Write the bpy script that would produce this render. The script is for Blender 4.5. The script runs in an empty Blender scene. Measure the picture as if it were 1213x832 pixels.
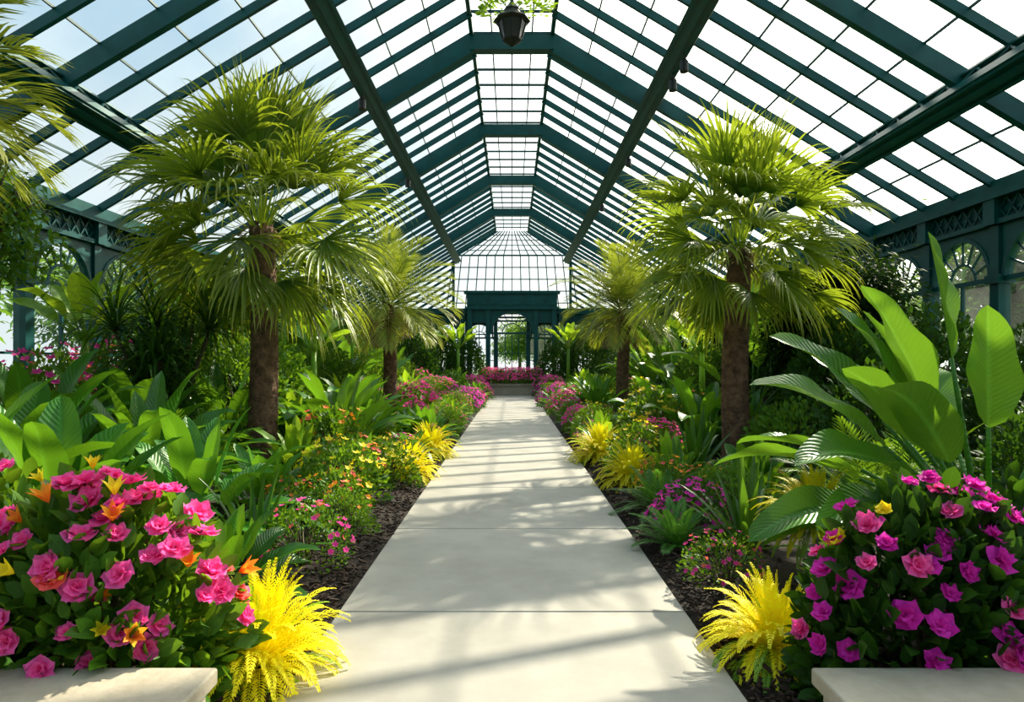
import bpy, math, random
from mathutils import Vector, Matrix
from math import sin, cos, pi, radians, sqrt
random.seed(7)
R=random.random
def U(a,b): return random.uniform(a,b)
ZV=Vector((0,0,1))
scene=bpy.context.scene
COL=scene.collection

# ------------------------------------------------------------ mesh builder
class MB:
    def __init__(s): s.v=[];s.f=[];s.m=[];s.s=[];s.t=[]
    def build(s,name,mats,smooth=True):
        me=bpy.data.meshes.new(name)
        me.from_pydata(s.v,[],s.f)
        for m in mats: me.materials.append(m)
        me.polygons.foreach_set('material_index',s.m)
        me.polygons.foreach_set('use_smooth',[smooth]*len(s.f))
        n=len(s.v)
        if len(s.s)<n: s.s+= [0.0]*(n-len(s.s)); s.t+=[0.0]*(n-len(s.t))
        a=me.attributes.new('ls','FLOAT','POINT'); a.data.foreach_set('value',s.s)
        a=me.attributes.new('lt','FLOAT','POINT'); a.data.foreach_set('value',s.t)
        me.update()
        return me
    def av(s,p,ss=0.0,tt=0.0):
        s.v.append((p[0],p[1],p[2])); s.s.append(ss); s.t.append(tt)
    def af(s,f,m=0): s.f.append(f); s.m.append(m)

def obj(name,me,loc=(0,0,0),rot=0,sc=1,parent=None):
    o=bpy.data.objects.new(name,me); COL.objects.link(o)
    o.location=loc
    o.rotation_euler=(0,0,rot) if not isinstance(rot,tuple) else rot
    o.scale=(sc,sc,sc) if not isinstance(sc,tuple) else sc
    if parent: o.parent=parent
    return o

def box(mb,x0,x1,y0,y1,z0,z1,m=0):
    b=len(mb.v)
    for z in (z0,z1):
        for (x,y) in ((x0,y0),(x1,y0),(x1,y1),(x0,y1)): mb.av((x,y,z))
    for f in ((3,2,1,0),(4,5,6,7),(0,1,5,4),(1,2,6,5),(2,3,7,6),(3,0,4,7)):
        mb.af(tuple(b+i for i in f),m)
def beam(mb,p0,p1,w,h,up=(0,0,1),m=0):
    p0=Vector(p0);p1=Vector(p1);d=(p1-p0).normalized();u=Vector(up)
    s=d.cross(u)
    if s.length<1e-4: s=d.cross(Vector((0,1,0)))
    s.normalize();u=s.cross(d)
    b=len(mb.v)
    for p in (p0,p1):
        for (a,c) in ((-1,-1),(1,-1),(1,1),(-1,1)): mb.av(p+s*(a*w/2)+u*(c*h/2))
    for f in ((0,1,2,3),(7,6,5,4),(0,4,5,1),(1,5,6,2),(2,6,7,3),(3,7,4,0)):
        mb.af(tuple(b+i for i in f),m)
def tube(mb,pts,rad,n=6,m=0):
    b=len(mb.v);k=len(pts)
    pts=[Vector(p) for p in pts]
    for i,p in enumerate(pts):
        d=(pts[min(i+1,k-1)]-pts[max(i-1,0)]).normalized()
        s=d.cross(Vector((0.3,0.9,0.1)));s.normalize();u=s.cross(d)
        r=rad[i] if isinstance(rad,(list,tuple)) else rad
        for j in range(n):
            a=2*pi*j/n
            mb.av(p+s*(cos(a)*r)+u*(sin(a)*r),0.5,i/(k-1))
    for i in range(k-1):
        for j in range(n):
            j2=(j+1)%n
            mb.af((b+i*n+j,b+i*n+j2,b+(i+1)*n+j2,b+(i+1)*n+j),m)
    mb.af(tuple(b+(k-1)*n+j for j in range(n)),m)

# profiles
def p_lance(t): return sin(pi*min(1,t**0.75))**0.9 if 0<t<1 else 0.02
def p_broad(t):
    if t<=0: return 0.08
    if t>=1: return 0.01
    return (sin(pi*t**0.8))**0.6
def p_strap(t): return (0.75+0.25*sin(pi*t))*(1-t**3.5)+0.01
def p_seg(t): return (0.35+1.3*t) if t<0.45 else max(0.01,0.95*(1-((t-0.45)/0.55)**1.2))
def p_petal(t): return 0.25+1.0*sin(pi*0.62*t)
def p_stem(t): return 1-0.5*t

def leaf(mb,P,d,L,W,prof,n=6,g=0.5,fold=0.2,m=0,up=None,a=1,wave=0.0,roll=0.0,t0=0.0,gp=0):
    p=Vector(P);d=Vector(d).normalized()
    up=up or ZV
    side=d.cross(up)
    if side.length<0.05: side=d.cross(Vector((U(-1,1),U(-1,1),0.1)))
    side.normalize()
    if roll: side=Matrix.Rotation(roll,3,d)@side
    b=len(mb.v);step=L/n;ph=U(0,6)
    for i in range(n+1):
        t=i/n
        w=W*prof(t)*0.5
        nr=side.cross(d)
        for j in range(-a,a+1):
            u=j/a
            off=abs(u)*fold*w
            if wave: off+=wave*w*sin(t*13+ph+u*1.3)*abs(u)
            q=p+side*(w*u)+nr*off
            mb.av(q,u,t0+(1-t0)*t)
        p=p+d*step
        gg=g/n*(0.4+1.2*t) if not gp else g/n*(0.1+3.2*t*t)
        d=Vector((d.x,d.y,d.z-gg)).normalized()
        side=(side-d*side.dot(d)).normalized()
    c=2*a+1
    for i in range(n):
        for j in range(c-1):
            k=b+i*c+j
            mb.af((k,k+1,k+c+1,k+c),m)
    return p,d
def smallleaf(mb,P,d,side,L,W,m=0,fold=0.25,droop=0.15):
    nr=side.cross(d)
    b=len(mb.v)
    mid=P+d*(L*0.45)
    mb.av(P,0,0)
    mb.av(mid-side*(W/2)+nr*(fold*W*0.5),-1,0.45)
    mb.av(mid,0,0.45)
    mb.av(mid+side*(W/2)+nr*(fold*W*0.5),1,0.45)
    mb.av(P+d*L-Vector((0,0,droop*L)),0,1)
    mb.af((b,b+2,b+1),m);mb.af((b,b+3,b+2),m);mb.af((b+1,b+2,b+4),m);mb.af((b+2,b+3,b+4),m)
def rdir(az,el): return Vector((cos(az)*cos(el),sin(az)*cos(el),sin(el)))

# ------------------------------------------------------------ materials
def newmat(name):
    m=bpy.data.materials.new(name);m.use_nodes=True
    nt=m.node_tree;nt.nodes.clear()
    return m,nt,nt.nodes,nt.links
def rgba(c): return (c[0],c[1],c[2],1)
def leafmat(name,c1,c2,tip=None,tcol=None,trans=0.35,rough=0.38,rib=0.35,vein=0,spec=0.5):
    m,nt,N,L=newmat(name)
    out=N.new('ShaderNodeOutputMaterial')
    geo=N.new('ShaderNodeNewGeometry');oi=N.new('ShaderNodeObjectInfo')
    mix=N.new('ShaderNodeMix');mix.data_type='RGBA'
    L.new(geo.outputs['Random Per Island'],mix.inputs['Factor'])
    mix.inputs['A'].default_value=rgba(c1);mix.inputs['B'].default_value=rgba(c2)
    cur=mix.outputs['Result']
    at=N.new('ShaderNodeAttribute');at.attribute_name='lt'
    as_=N.new('ShaderNodeAttribute');as_.attribute_name='ls'
    if tip:
        mt=N.new('ShaderNodeMix');mt.data_type='RGBA'
        pw=N.new('ShaderNodeMath');pw.operation='POWER';pw.inputs[1].default_value=1.8
        L.new(at.outputs['Fac'],pw.inputs[0]);L.new(pw.outputs[0],mt.inputs['Factor'])
        L.new(cur,mt.inputs['A']);mt.inputs['B'].default_value=rgba(tip);cur=mt.outputs['Result']
    ab=N.new('ShaderNodeMath');ab.operation='ABSOLUTE';L.new(as_.outputs['Fac'],ab.inputs[0])
    if rib:
        mr=N.new('ShaderNodeMapRange');mr.inputs['From Min'].default_value=0.0;mr.inputs['From Max'].default_value=0.16
        mr.inputs['To Min'].default_value=rib;mr.inputs['To Max'].default_value=0.0
        L.new(ab.outputs[0],mr.inputs['Value'])
        mx=N.new('ShaderNodeMix');mx.data_type='RGBA';L.new(mr.outputs[0],mx.inputs['Factor'])
        L.new(cur,mx.inputs['A']);mx.inputs['B'].default_value=rgba([min(1,c*1.6+0.03) for c in c2]);cur=mx.outputs['Result']
    hsv=N.new('ShaderNodeHueSaturation')
    ma=N.new('ShaderNodeMapRange');ma.inputs['To Min'].default_value=0.8;ma.inputs['To Max'].default_value=1.35
    L.new(oi.outputs['Random'],ma.inputs['Value']);L.new(ma.outputs[0],hsv.inputs['Value'])
    L.new(cur,hsv.inputs['Color']);cur=hsv.outputs['Color']
    pr=N.new('ShaderNodeBsdfPrincipled');pr.inputs['Roughness'].default_value=rough
    pr.inputs['Specular IOR Level'].default_value=spec
    L.new(cur,pr.inputs['Base Color'])
    if vein:
        m1=N.new('ShaderNodeMath');m1.operation='MULTIPLY';m1.inputs[1].default_value=vein
        L.new(at.outputs['Fac'],m1.inputs[0])
        m2=N.new('ShaderNodeMath');m2.operation='MULTIPLY_ADD';m2.inputs[1].default_value=-vein*0.16
        L.new(ab.outputs[0],m2.inputs[0]);L.new(m1.outputs[0],m2.inputs[2])
        sn=N.new('ShaderNodeMath');sn.operation='SINE';L.new(m2.outputs[0],sn.inputs[0])
        bp=N.new('ShaderNodeBump');bp.inputs['Strength'].default_value=0.3;bp.inputs['Distance'].default_value=0.006
        L.new(sn.outputs[0],bp.inputs['Height']);L.new(bp.outputs[0],pr.inputs['Normal'])
    tr=N.new('ShaderNodeBsdfTranslucent')
    if tcol:
        tc=N.new('ShaderNodeMix');tc.data_type='RGBA';tc.inputs['Factor'].default_value=0.6
        L.new(cur,tc.inputs['A']);tc.inputs['B'].default_value=rgba(tcol);L.new(tc.outputs['Result'],tr.inputs['Color'])
    else: L.new(cur,tr.inputs['Color'])
    ms=N.new('ShaderNodeMixShader');ms.inputs[0].default_value=trans
    L.new(pr.outputs[0],ms.inputs[1]);L.new(tr.outputs[0],ms.inputs[2]);L.new(ms.outputs[0],out.inputs['Surface'])
    return m
def solid(name,c,rough=0.5,metal=0.0,noise=0.0,nscale=8,bump=0.0,c2=None,spec=0.5):
    m,nt,N,L=newmat(name)
    out=N.new('ShaderNodeOutputMaterial');pr=N.new('ShaderNodeBsdfPrincipled')
    pr.inputs['Roughness'].default_value=rough;pr.inputs['Metallic'].default_value=metal
    pr.inputs['Specular IOR Level'].default_value=spec
    pr.inputs['Base Color'].default_value=rgba(c)
    if noise or c2 or bump:
        tc=N.new('ShaderNodeTexCoord');nz=N.new('ShaderNodeTexNoise');nz.inputs['Scale'].default_value=nscale
        nz.inputs['Detail'].default_value=8;nz.inputs['Roughness'].default_value=0.65
        L.new(tc.outputs['Object'],nz.inputs['Vector'])
        cr=N.new('ShaderNodeValToRGB');cr.color_ramp.elements[0].position=0.35;cr.color_ramp.elements[1].position=0.68
        cr.color_ramp.elements[0].color=rgba(c);cr.color_ramp.elements[1].color=rgba(c2 or [min(1,x*(1+noise)) for x in c])
        L.new(nz.outputs['Fac'],cr.inputs['Fac']);L.new(cr.outputs['Color'],pr.inputs['Base Color'])
        if bump:
            bp=N.new('ShaderNodeBump');bp.inputs['Strength'].default_value=bump;bp.inputs['Distance'].default_value=0.03
            n2=N.new('ShaderNodeTexNoise');n2.inputs['Scale'].default_value=nscale*4;n2.inputs['Detail'].default_value=6
            L.new(tc.outputs['Object'],n2.inputs['Vector'])
            L.new(n2.outputs['Fac'],bp.inputs['Height']);L.new(bp.outputs[0],pr.inputs['Normal'])
    L.new(pr.outputs[0],out.inputs['Surface'])
    return m
def glassmat(name,dmin,dmax,tint=(0.90,0.96,0.95)):
    m,nt,N,L=newmat(name)
    out=N.new('ShaderNodeOutputMaterial');geo=N.new('ShaderNodeNewGeometry')
    t=N.new('ShaderNodeBsdfTransparent');t.inputs[0].default_value=rgba(tint)
    tl=N.new('ShaderNodeBsdfTranslucent');tl.inputs[0].default_value=(0.82,0.88,0.88,1)
    gl=N.new('ShaderNodeBsdfGlossy');gl.inputs['Roughness'].default_value=0.05
    tc=N.new('ShaderNodeTexCoord');nz=N.new('ShaderNodeTexNoise');nz.inputs['Scale'].default_value=1.6;nz.inputs['Detail'].default_value=7
    L.new(tc.outputs['Object'],nz.inputs['Vector'])
    ad=N.new('ShaderNodeMath');ad.operation='MULTIPLY';L.new(nz.outputs['Fac'],ad.inputs[0])
    mr=N.new('ShaderNodeMapRange');mr.inputs['To Min'].default_value=dmin*2;mr.inputs['To Max'].default_value=dmax*2
    L.new(geo.outputs['Random Per Island'],mr.inputs['Value']);L.new(mr.outputs[0],ad.inputs[1])
    m1=N.new('ShaderNodeMixShader');L.new(ad.outputs[0],m1.inputs[0]);L.new(t.outputs[0],m1.inputs[1]);L.new(tl.outputs[0],m1.inputs[2])
    m2=N.new('ShaderNodeMixShader');m2.inputs[0].default_value=0.05
    L.new(m1.outputs[0],m2.inputs[1]);L.new(gl.outputs[0],m2.inputs[2]);L.new(m2.outputs[0],out.inputs['Surface'])
    return m

M_teal=solid('painted_teal_iron',(0.001,0.058,0.058),0.45,0.0,noise=0.5,nscale=3,spec=0.3)
M_glass=glassmat('roof_glass',0.01,0.14)
M_wglass=glassmat('wall_glass',0.01,0.06)
M_bar=solid('glazing_bar',(0.01,0.06,0.06),0.5,spec=.3)
M_conc=solid('path_concrete',(0.29,0.27,0.24),0.6,c2=(0.40,0.375,0.335),nscale=1.1,bump=0.12)
M_stone=solid('planter_stone',(0.36,0.31,0.23),0.7,c2=(0.48,0.42,0.33),nscale=5,bump=0.2)
M_soil=solid('soil',(0.010,0.006,0.004),0.95,c2=(0.035,0.02,0.012),nscale=9,bump=1.0)
M_mulch=solid('bark_mulch',(0.018,0.009,0.006),0.9,c2=(0.06,0.03,0.018),nscale=14)
M_bark=solid('palm_bark',(0.07,0.036,0.02),0.85,c2=(0.28,0.15,0.085),nscale=9,bump=0.8)
M_stem=solid('woody_stem',(0.06,0.045,0.02),0.8,noise=1.0,nscale=10)
M_iron=solid('lantern_iron',(0.008,0.008,0.009),0.5,0.0)
M_lglass=solid('lantern_glass',(0.04,0.035,0.03),0.15)
M_grass=solid('lawn_grass',(0.04,0.10,0.02),0.9,c2=(0.08,0.16,0.03),nscale=3)

L_palm=leafmat('palm_leaf',(0.025,0.090,0.007),(0.085,0.20,0.012),tip=(0.28,0.30,0.025),tcol=(0.45,0.54,0.02),trans=0.42,rib=0.2)
L_date=leafmat('feather_palm_leaf',(0.05,0.13,0.012),(0.14,0.23,0.02),tip=(0.28,0.29,0.035),tcol=(0.42,0.48,0.03),trans=0.4,rib=0)
L_dead=leafmat('dry_frond',(0.16,0.10,0.04),(0.28,0.2,0.08),trans=0.2,rib=0)
L_big=leafmat('broad_leaf',(0.022,0.125,0.009),(0.06,0.22,0.016),tcol=(0.26,0.50,0.012),trans=0.34,rough=0.32,rib=0.4,vein=110)
L_strel=leafmat('paddle_leaf',(0.028,0.12,0.010),(0.07,0.21,0.018),tcol=(0.28,0.5,0.02),trans=0.32,rough=0.27,rib=0.6,vein=150)
L_strap=leafmat('strap_leaf',(0.02,0.095,0.009),(0.065,0.20,0.018),tcol=(0.22,0.42,0.02),trans=0.3,rough=0.33,rib=0.2)
L_dark=leafmat('dark_leaf',(0.008,0.038,0.003),(0.030,0.10,0.008),tcol=(0.13,0.29,0.012),trans=0.28,rough=0.5,rib=0.15,spec=0.25)
L_tree=leafmat('tree_leaf',(0.005,0.026,0.003),(0.020,0.068,0.006),tcol=(0.09,0.2,0.01),trans=0.2,rough=0.7,rib=0,spec=0.08)
L_mid=leafmat('mid_leaf',(0.025,0.095,0.006),(0.08,0.22,0.012),tcol=(0.3,0.48,0.015),trans=0.36,rough=0.5,rib=0.2,spec=0.3)
L_lime=leafmat('lime_leaf',(0.10,0.25,0.012),(0.22,0.42,0.02),tcol=(0.52,0.7,0.02),trans=0.4,rib=0.2)
L_fern=leafmat('fern_leaf',(0.025,0.11,0.012),(0.07,0.22,0.025),tcol=(0.2,0.44,0.03),trans=0.38,rib=0)
L_yel=leafmat('golden_plume',(0.74,0.60,0.004),(0.90,0.83,0.01),tcol=(0.95,0.90,0.01),trans=0.4,rough=0.6,rib=0)
L_mag=leafmat('magenta_petal',(0.80,0.012,0.24),(0.95,0.06,0.44),tcol=(0.98,0.08,0.45),trans=0.42,rough=0.7,rib=0,tip=(0.98,0.18,0.52),spec=.2)
L_pur=leafmat('purple_petal',(0.62,0.01,0.36),(0.85,0.05,0.58),tcol=(0.92,0.09,0.62),trans=0.42,rough=0.7,rib=0,spec=.2)
L_org=leafmat('orange_petal',(0.90,0.16,0.02),(0.95,0.45,0.02),tcol=(1,0.4,0.02),trans=0.4,rough=0.6,rib=0)
L_ypet=leafmat('yellow_petal',(0.9,0.65,0.01),(0.95,0.8,0.02),tcol=(1,0.85,0.02),trans=0.4,rough=0.6,rib=0)
L_red=leafmat('coral_petal',(0.85,0.06,0.08),(0.9,0.2,0.14),tcol=(0.95,0.2,0.15),trans=0.4,rough=0.6,rib=0)

# ------------------------------------------------------------ building constants
EX,EZ=7.83,4.50
RX,RZ=0.86,8.68
def rz(x): return RZ-(abs(x)-RX)*(RZ-EZ)/(EX-RX)
Y0,YE=-6.0,35.8
TR=[14.4+5.35*k for k in range(-3,4)]

mb=MB()
nx,ny=64,150
for j in range(ny+1):
    for i in range(nx+1):
        x=-EX+2*EX*i/nx;y=Y0+(YE-Y0)*j/ny
        h=0.0
        if abs(x)>1.25: h=0.03+0.03*R()+0.05*min(1,(abs(x)-1.25)/2)
        elif abs(x)<1.1: h=-0.06
        else: h=0.01*R()-0.01
        mb.av((x,y,h))
for j in range(ny):
    for i in range(nx):
        k=j*(nx+1)+i;mb.af((k,k+1,k+nx+2,k+nx+1))
obj('floor_soil_bed',mb.build('floor_soil_bed',[M_soil]))
mb=MB()
y=4.28-2.15*5
while y<33.0:
    e=min(y+2.15-0.009,33.6)
    b=len(mb.v);x1=1.1;c=0.008
    for (xx,yy,z) in ((x1,0,-0.1),(x1,0,0.03-c),(x1-c,c,0.03)):
        for (sx,py) in ((-1,y+yy),(1,y+yy),(1,e-yy),(-1,e-yy)): mb.av((sx*xx,py,z))
    for r in range(2):
        for k in range(4):
            k2=(k+1)%4;mb.af((b+r*4+k,b+r*4+k2,b+r*4+4+k2,b+r*4+4+k))
    mb.af((b+8,b+9,b+10,b+11))
    y+=2.15
obj('concrete_path',mb.build('concrete_path',[M_conc],False))
mb=MB()
for i in range(7000):
    sx=random.choice((-1,1));x=sx*(1.1+abs(random.gauss(0,0.45))+0.03);y=2.2+14*R()**1.5
    d=rdir(U(0,6.3),U(-0.3,0.5));s=d.cross(ZV).normalized();l=U(0.02,0.06);w=U(0.008,0.025)
    P=Vector((x,y,U(0.015,0.06)+ (0.03 if abs(x)>1.25 else 0)))
    b=len(mb.v)
    for q in (P-s*w/2,P+s*w/2,P+d*l+s*w*0.3,P+d*l-s*w*0.4): mb.av(q)
    for q in (P-s*w/2,P+s*w/2,P+d*l+s*w*0.3,P+d*l-s*w*0.4): mb.av(q+Vector((0,0,-0.012)))
    for f in ((0,1,2,3),(0,4,5,1),(1,5,6,2),(2,6,7,3),(3,7,4,0)): mb.af(tuple(b+i_ for i_ in f))
obj('bark_mulch',mb.build('bark_mulch',[M_mulch],False))
mb=MB();b=0
for p in ((-120,-60,-0.12),(120,-60,-0.12),(120,160,-0.12),(-120,160,-0.12)): mb.av(p)
mb.af((0,1,2,3));obj('lawn',mb.build('lawn',[M_grass],False))

# ------------------------------------------------------------ roof
mb=MB();gl=MB()
SP=5.35/6
ys=[14.4+SP*k for k in range(-22,25)]
for sd in (-1,1):
    up=Vector((sd*(RZ-EZ),0,(EX-RX))).normalized()
    for y in ys:
        o=up*-0.07
        beam(mb,Vector((sd*RX,y,RZ))+o,Vector((sd*EX,y,EZ))+o,0.07,0.13,up)
    nr=9
    for r in range(nr+1):
        x=RX+(EX-RX)*r/nr
        beam(mb,(sd*x,Y0,rz(x)-0.01),(sd*x,YE,rz(x)-0.01),0.025,0.035,m=1)
    for k in range(len(ys)-1):
        a,b_=ys[k],ys[k+1]
        if a<Y0-1: continue
        for r in range(nr):
            xa=RX+(EX-RX)*r/nr;xb=RX+(EX-RX)*(r+1)/nr
            q=len(gl.v);g=0.02
            gl.av((sd*xa,a,rz(xa)+g));gl.av((sd*xa,b_,rz(xa)+g));gl.av((sd*xb,b_,rz(xb)+g));gl.av((sd*xb,a,rz(xb)+g))
            gl.af((q,q+1,q+2,q+3))
for k in range(len(ys)-1):
    for i in range(4):
        q=len(gl.v);xa=-RX+i*RX/2;xb=xa+RX/2
        for p in ((xa,ys[k],RZ+0.02),(xb,ys[k],RZ+0.02),(xb,ys[k+1],RZ+0.02),(xa,ys[k+1],RZ+0.02)): gl.av(p)
        gl.af((q,q+1,q+2,q+3))
    beam(mb,(-RX,ys[k],RZ-0.03),(RX,ys[k],RZ-0.03),0.035,0.05,m=1)
for x in (-RX/2,0,RX/2): beam(mb,(x,Y0,RZ),(x,YE,RZ),0.03,0.04,m=1)
for sd in (-1,1): beam(mb,(sd*RX,Y0,RZ-0.05),(sd*RX,YE,RZ-0.05),0.08,0.13)
roof=obj('glass_roof',None)
obj('rafters',mb.build('roof_rafters',[M_teal,M_bar],False),parent=roof)
obj('roof_panes',gl.build('roof_panes',[M_glass],False),parent=roof)
# end gable
mb=MB();g=MB()
HX=3.1
NF=14
for i in range(NF+1):
    u=-1+2*i/NF
    beam(mb,(u*RX,YE,RZ-.05),(u*HX,YE,rz(HX)),0.04,0.05,m=1) if 0<i<NF else beam(mb,(u*RX,YE,RZ-.05),(u*HX,YE,rz(HX)),0.10,0.12)
    beam(mb,(u*HX,YE,rz(HX)),(u*HX*1.12,YE,EZ),0.04,0.05,m=1)
for k in range(1,5):
    z=RZ+(rz(HX)-RZ)*k/5;x=RX+(HX-RX)*k/5;beam(mb,(-x,YE,z),(x,YE,z),0.035,0.04,m=1)
for k in range(0,5):
    z=rz(HX)+(EZ-rz(HX))*k/4.5;beam(mb,(-HX,YE,z),(HX,YE,z),0.04,0.05,m=1)
beam(mb,(-HX,YE-.03,rz(HX)),(HX,YE-.03,rz(HX)),.06,.08)
for sd in (-1,1):
    beam(mb,(sd*HX,YE,EZ),(sd*HX,YE,rz(HX)),.14,.16)
    for k in range(1,9):
        z1=rz(HX)-k*.34
        if z1<EZ: break
        beam(mb,(sd*HX,YE,z1),(sd*(HX+(z1-EZ)/.6),YE,EZ),.07,.12)
for p in ((-EX,YE,EZ),(EX,YE,EZ),(RX,YE,RZ),(-RX,YE,RZ)): g.av(p)
g.af((0,1,2,3))
r_=obj('gable_back',None);obj('bars',mb.build('gable_back_bars',[M_teal,M_bar],False),parent=r_);obj('gable_panes',g.build('gable_back_panes',[M_glass],False),parent=r_)
# trusses
mb=MB()
for y in TR:
    d=0.30
    if y>YE-1: d=.2;y=YE-.15
    beam(mb,(-RX-0.05,y,RZ-0.1-d/2),(RX+0.05,y,RZ-0.1-d/2),0.18,d)
    beam(mb,(-RX-0.02,y,RZ-0.1-d),(RX+0.02,y,RZ-0.1-d),0.26,0.05)
    for sd in (-1,1):
        up=Vector((sd*(RZ-EZ),0,(EX-RX))).normalized();o=up*-(0.1+d/2)
        beam(mb,Vector((sd*(RX+0.02),y,rz(RX+0.02)))+o,Vector((sd*3.1,y,rz(3.1)))+o,0.179,d,up)
        o2=up*-(0.1+d)
        beam(mb,Vector((sd*(RX+0.22),y,rz(RX+0.22)))+o2,Vector((sd*3.1,y,rz(3.1)))+o2,0.26,0.05,up)
        o=up*-(0.18)
        beam(mb,Vector((sd*3.1,y,rz(3.1)))+o,Vector((sd*EX,y,EZ))+o,0.12,0.2,up)
for sd in (-1,1):
    for (x,w) in ((3.08,0.36),(6.2,0.36)):
        up=Vector((sd*(RZ-EZ),0,(EX-RX))).normalized();s=Vector((sd*(EX-RX),0,-(RZ-EZ))).normalized()
        C=Vector((sd*x,0,rz(x)))-up*0.28
        ye=YE-0.05
        def ln(off_s,off_u,w_,h_):
            a=C+s*off_s+up*off_u;beam(mb,(a.x,Y0,a.z),(a.x,ye,a.z),w_,h_,up)
        ln(0,-0.16,w,0.05);ln(0,0.14,w,0.05);ln(-0.15,-0.1,0.06,0.12);ln(0.15,-0.1,0.06,0.12);ln(0,0,0.05,0.3)
        ln(0,-0.2,0.10,0.05);ln(-.13,-.2,.03,.04);ln(.13,-.2,.03,.04)
        y=Y0
        while y<ye-0.5:
            for q in (-0.15,0.15):
                a=C+s*q-up*0.12;b_=C+s*q+up*0.12
                beam(mb,(a.x,y,a.z),(b_.x,y+0.3,b_.z),0.03,0.03);beam(mb,(b_.x,y+0.3,b_.z),(a.x,y+0.6,a.z),0.03,0.03)
            y+=0.6
obj('roof_truss_frame',mb.build('roof_truss_frame',[M_teal],False))

# ------------------------------------------------------------ walls
def wall(name,to,n,bay,door=None):
    mb=MB();g=MB()
    def bx(u0,u1,z0,z1,o0,o1,m=0):
        b=len(mb.v)
        for z in (z0,z1):
            for (u,o) in ((u0,o0),(u1,o0),(u1,o1),(u0,o1)): mb.av(to(u,z,o))
        for f in ((3,2,1,0),(4,5,6,7),(0,1,5,4),(1,2,6,5),(2,3,7,6),(3,0,4,7)): mb.af(tuple(b+i for i in f),m)
    T=n*bay
    if not door: bx(0,T,-0.1,0.55,-0.12,0.12,0);bx(0,T,0.55,0.62,-0.16,0.16,0)
    bx(0,T,4.30,4.52,-0.16,0.16);bx(0,T,4.22,4.30,-0.22,0.2);bx(0,T,3.82,3.9,-0.14,0.12);bx(0,T,4.0,4.1,-0.05,0.05)
    for i in range(n+1):
        u=i*bay;w=0.10
        bx(u-w,u+w,-0.1,3.9,-0.10,0.10)
        bx(u-0.15,u+0.15,-0.1,0.75,-0.15,0.15);bx(u-0.15,u+0.15,2.88,3.02,-0.15,0.15);bx(u-0.13,u+0.13,3.82,4.3,-0.19,0.13)
        if i==n: break
        skip = door and (door[0]<=i<door[1])
        if skip: continue
        if door: bx(u,u+bay,-0.1,0.55,-0.12,0.12);
        c=u+bay/2;r=bay/2-0.12;zs=2.98;N_=16
        for s_ in (-0.05,0.05):
            for k in range(N_):
                a0=pi*k/N_;a1=pi*(k+1)/N_
                b=len(mb.v)
                for (uu,zz) in ((c+r*cos(a0),zs+r*sin(a0)),(c+r*cos(a1),zs+r*sin(a1)),(c+r*cos(a1),3.85),(c+r*cos(a0),3.85)): mb.av(to(uu,zz,s_))
                mb.af((b,b+1,b+2,b+3))
        for k in range(N_):
            a0=pi*k/N_;a1=pi*(k+1)/N_
            beam(mb,to(c+(r-0.03)*cos(a0),zs+(r-0.03)*sin(a0),0),to(c+(r-0.03)*cos(a1),zs+(r-0.03)*sin(a1),0),0.07,0.14,up=Vector(to(0,0,1))-Vector(to(0,0,0)))
            beam(mb,to(c+0.33*cos(a0),zs+0.33*sin(a0),0),to(c+0.33*cos(a1),zs+0.33*sin(a1),0),0.03,0.04)
        for k in range(1,8):
            a=pi*k/8;beam(mb,to(c+0.33*cos(a),zs+0.33*sin(a),0),to(c+r*cos(a),zs+r*sin(a),0),0.025,0.03)
        bx(u,u+bay,2.92,3.0,-0.04,0.04)
        bx(c-0.02,c+0.02,0.6,2.95,-0.03,0.03);bx(u,u+bay,1.75,1.79,-0.03,0.03)
        k=7;q=bay/k
        for j in range(k):
            a=u+j*q
            beam(mb,to(a,3.9,-0.08),to(a+q,4.22,-0.08),0.025,0.025);beam(mb,to(a,4.22,-0.08),to(a+q,3.9,-0.08),0.025,0.025)
        bx(u,u+bay,3.88,4.24,-0.02,0.02)
        for (z0,z1) in ((0.6,1.77),(1.77,2.96),(2.96,3.85)):
            for (a,b2) in ((u,c),(c,u+bay)):
                b=len(g.v)
                for (uu,zz) in ((a,z0),(b2,z0),(b2,z1),(a,z1)): g.av(to(uu,zz,0))
                g.af((b,b+1,b+2,b+3))
    root=obj(name,None)
    obj('iron_frame',mb.build(name+'_frame',[M_teal],False),parent=root)
    obj('window_panes',g.build(name+'_panes',[M_wglass],False),parent=root)
BAY=5.35/3
nb=24
ystart=YE-nb*BAY
wall('wall_left',lambda u,z,o:(-EX-o,ystart+u,z),nb,BAY)
wall('wall_right',lambda u,z,o:(EX+o,ystart+u,z),nb,BAY)
wall('wall_back',lambda u,z,o:(-EX+u,YE+o,z),9,2*EX/9,door=(4,5))
wall('wall_front',lambda u,z,o:(EX-u,Y0-0.8-o,z),9,2*EX/9)
mb=MB();g=MB();b=0
YF=Y0-.8
for p in ((-EX,YF,EZ),(EX,YF,EZ),(RX,YF,RZ),(-RX,YF,RZ)): g.av(p)
g.af((0,1,2,3))
for i in range(15):
    x=-7+i;beam(mb,(x,YF,EZ),(x,YF,rz(x) if abs(x)>RX else RZ),0.06,0.06)
r_=obj('gable_front',None);obj('bars',mb.build('gable_bars',[M_teal],False),parent=r_);obj('gable_panes',g.build('gable_panes',[M_wglass],False),parent=r_)
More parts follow.
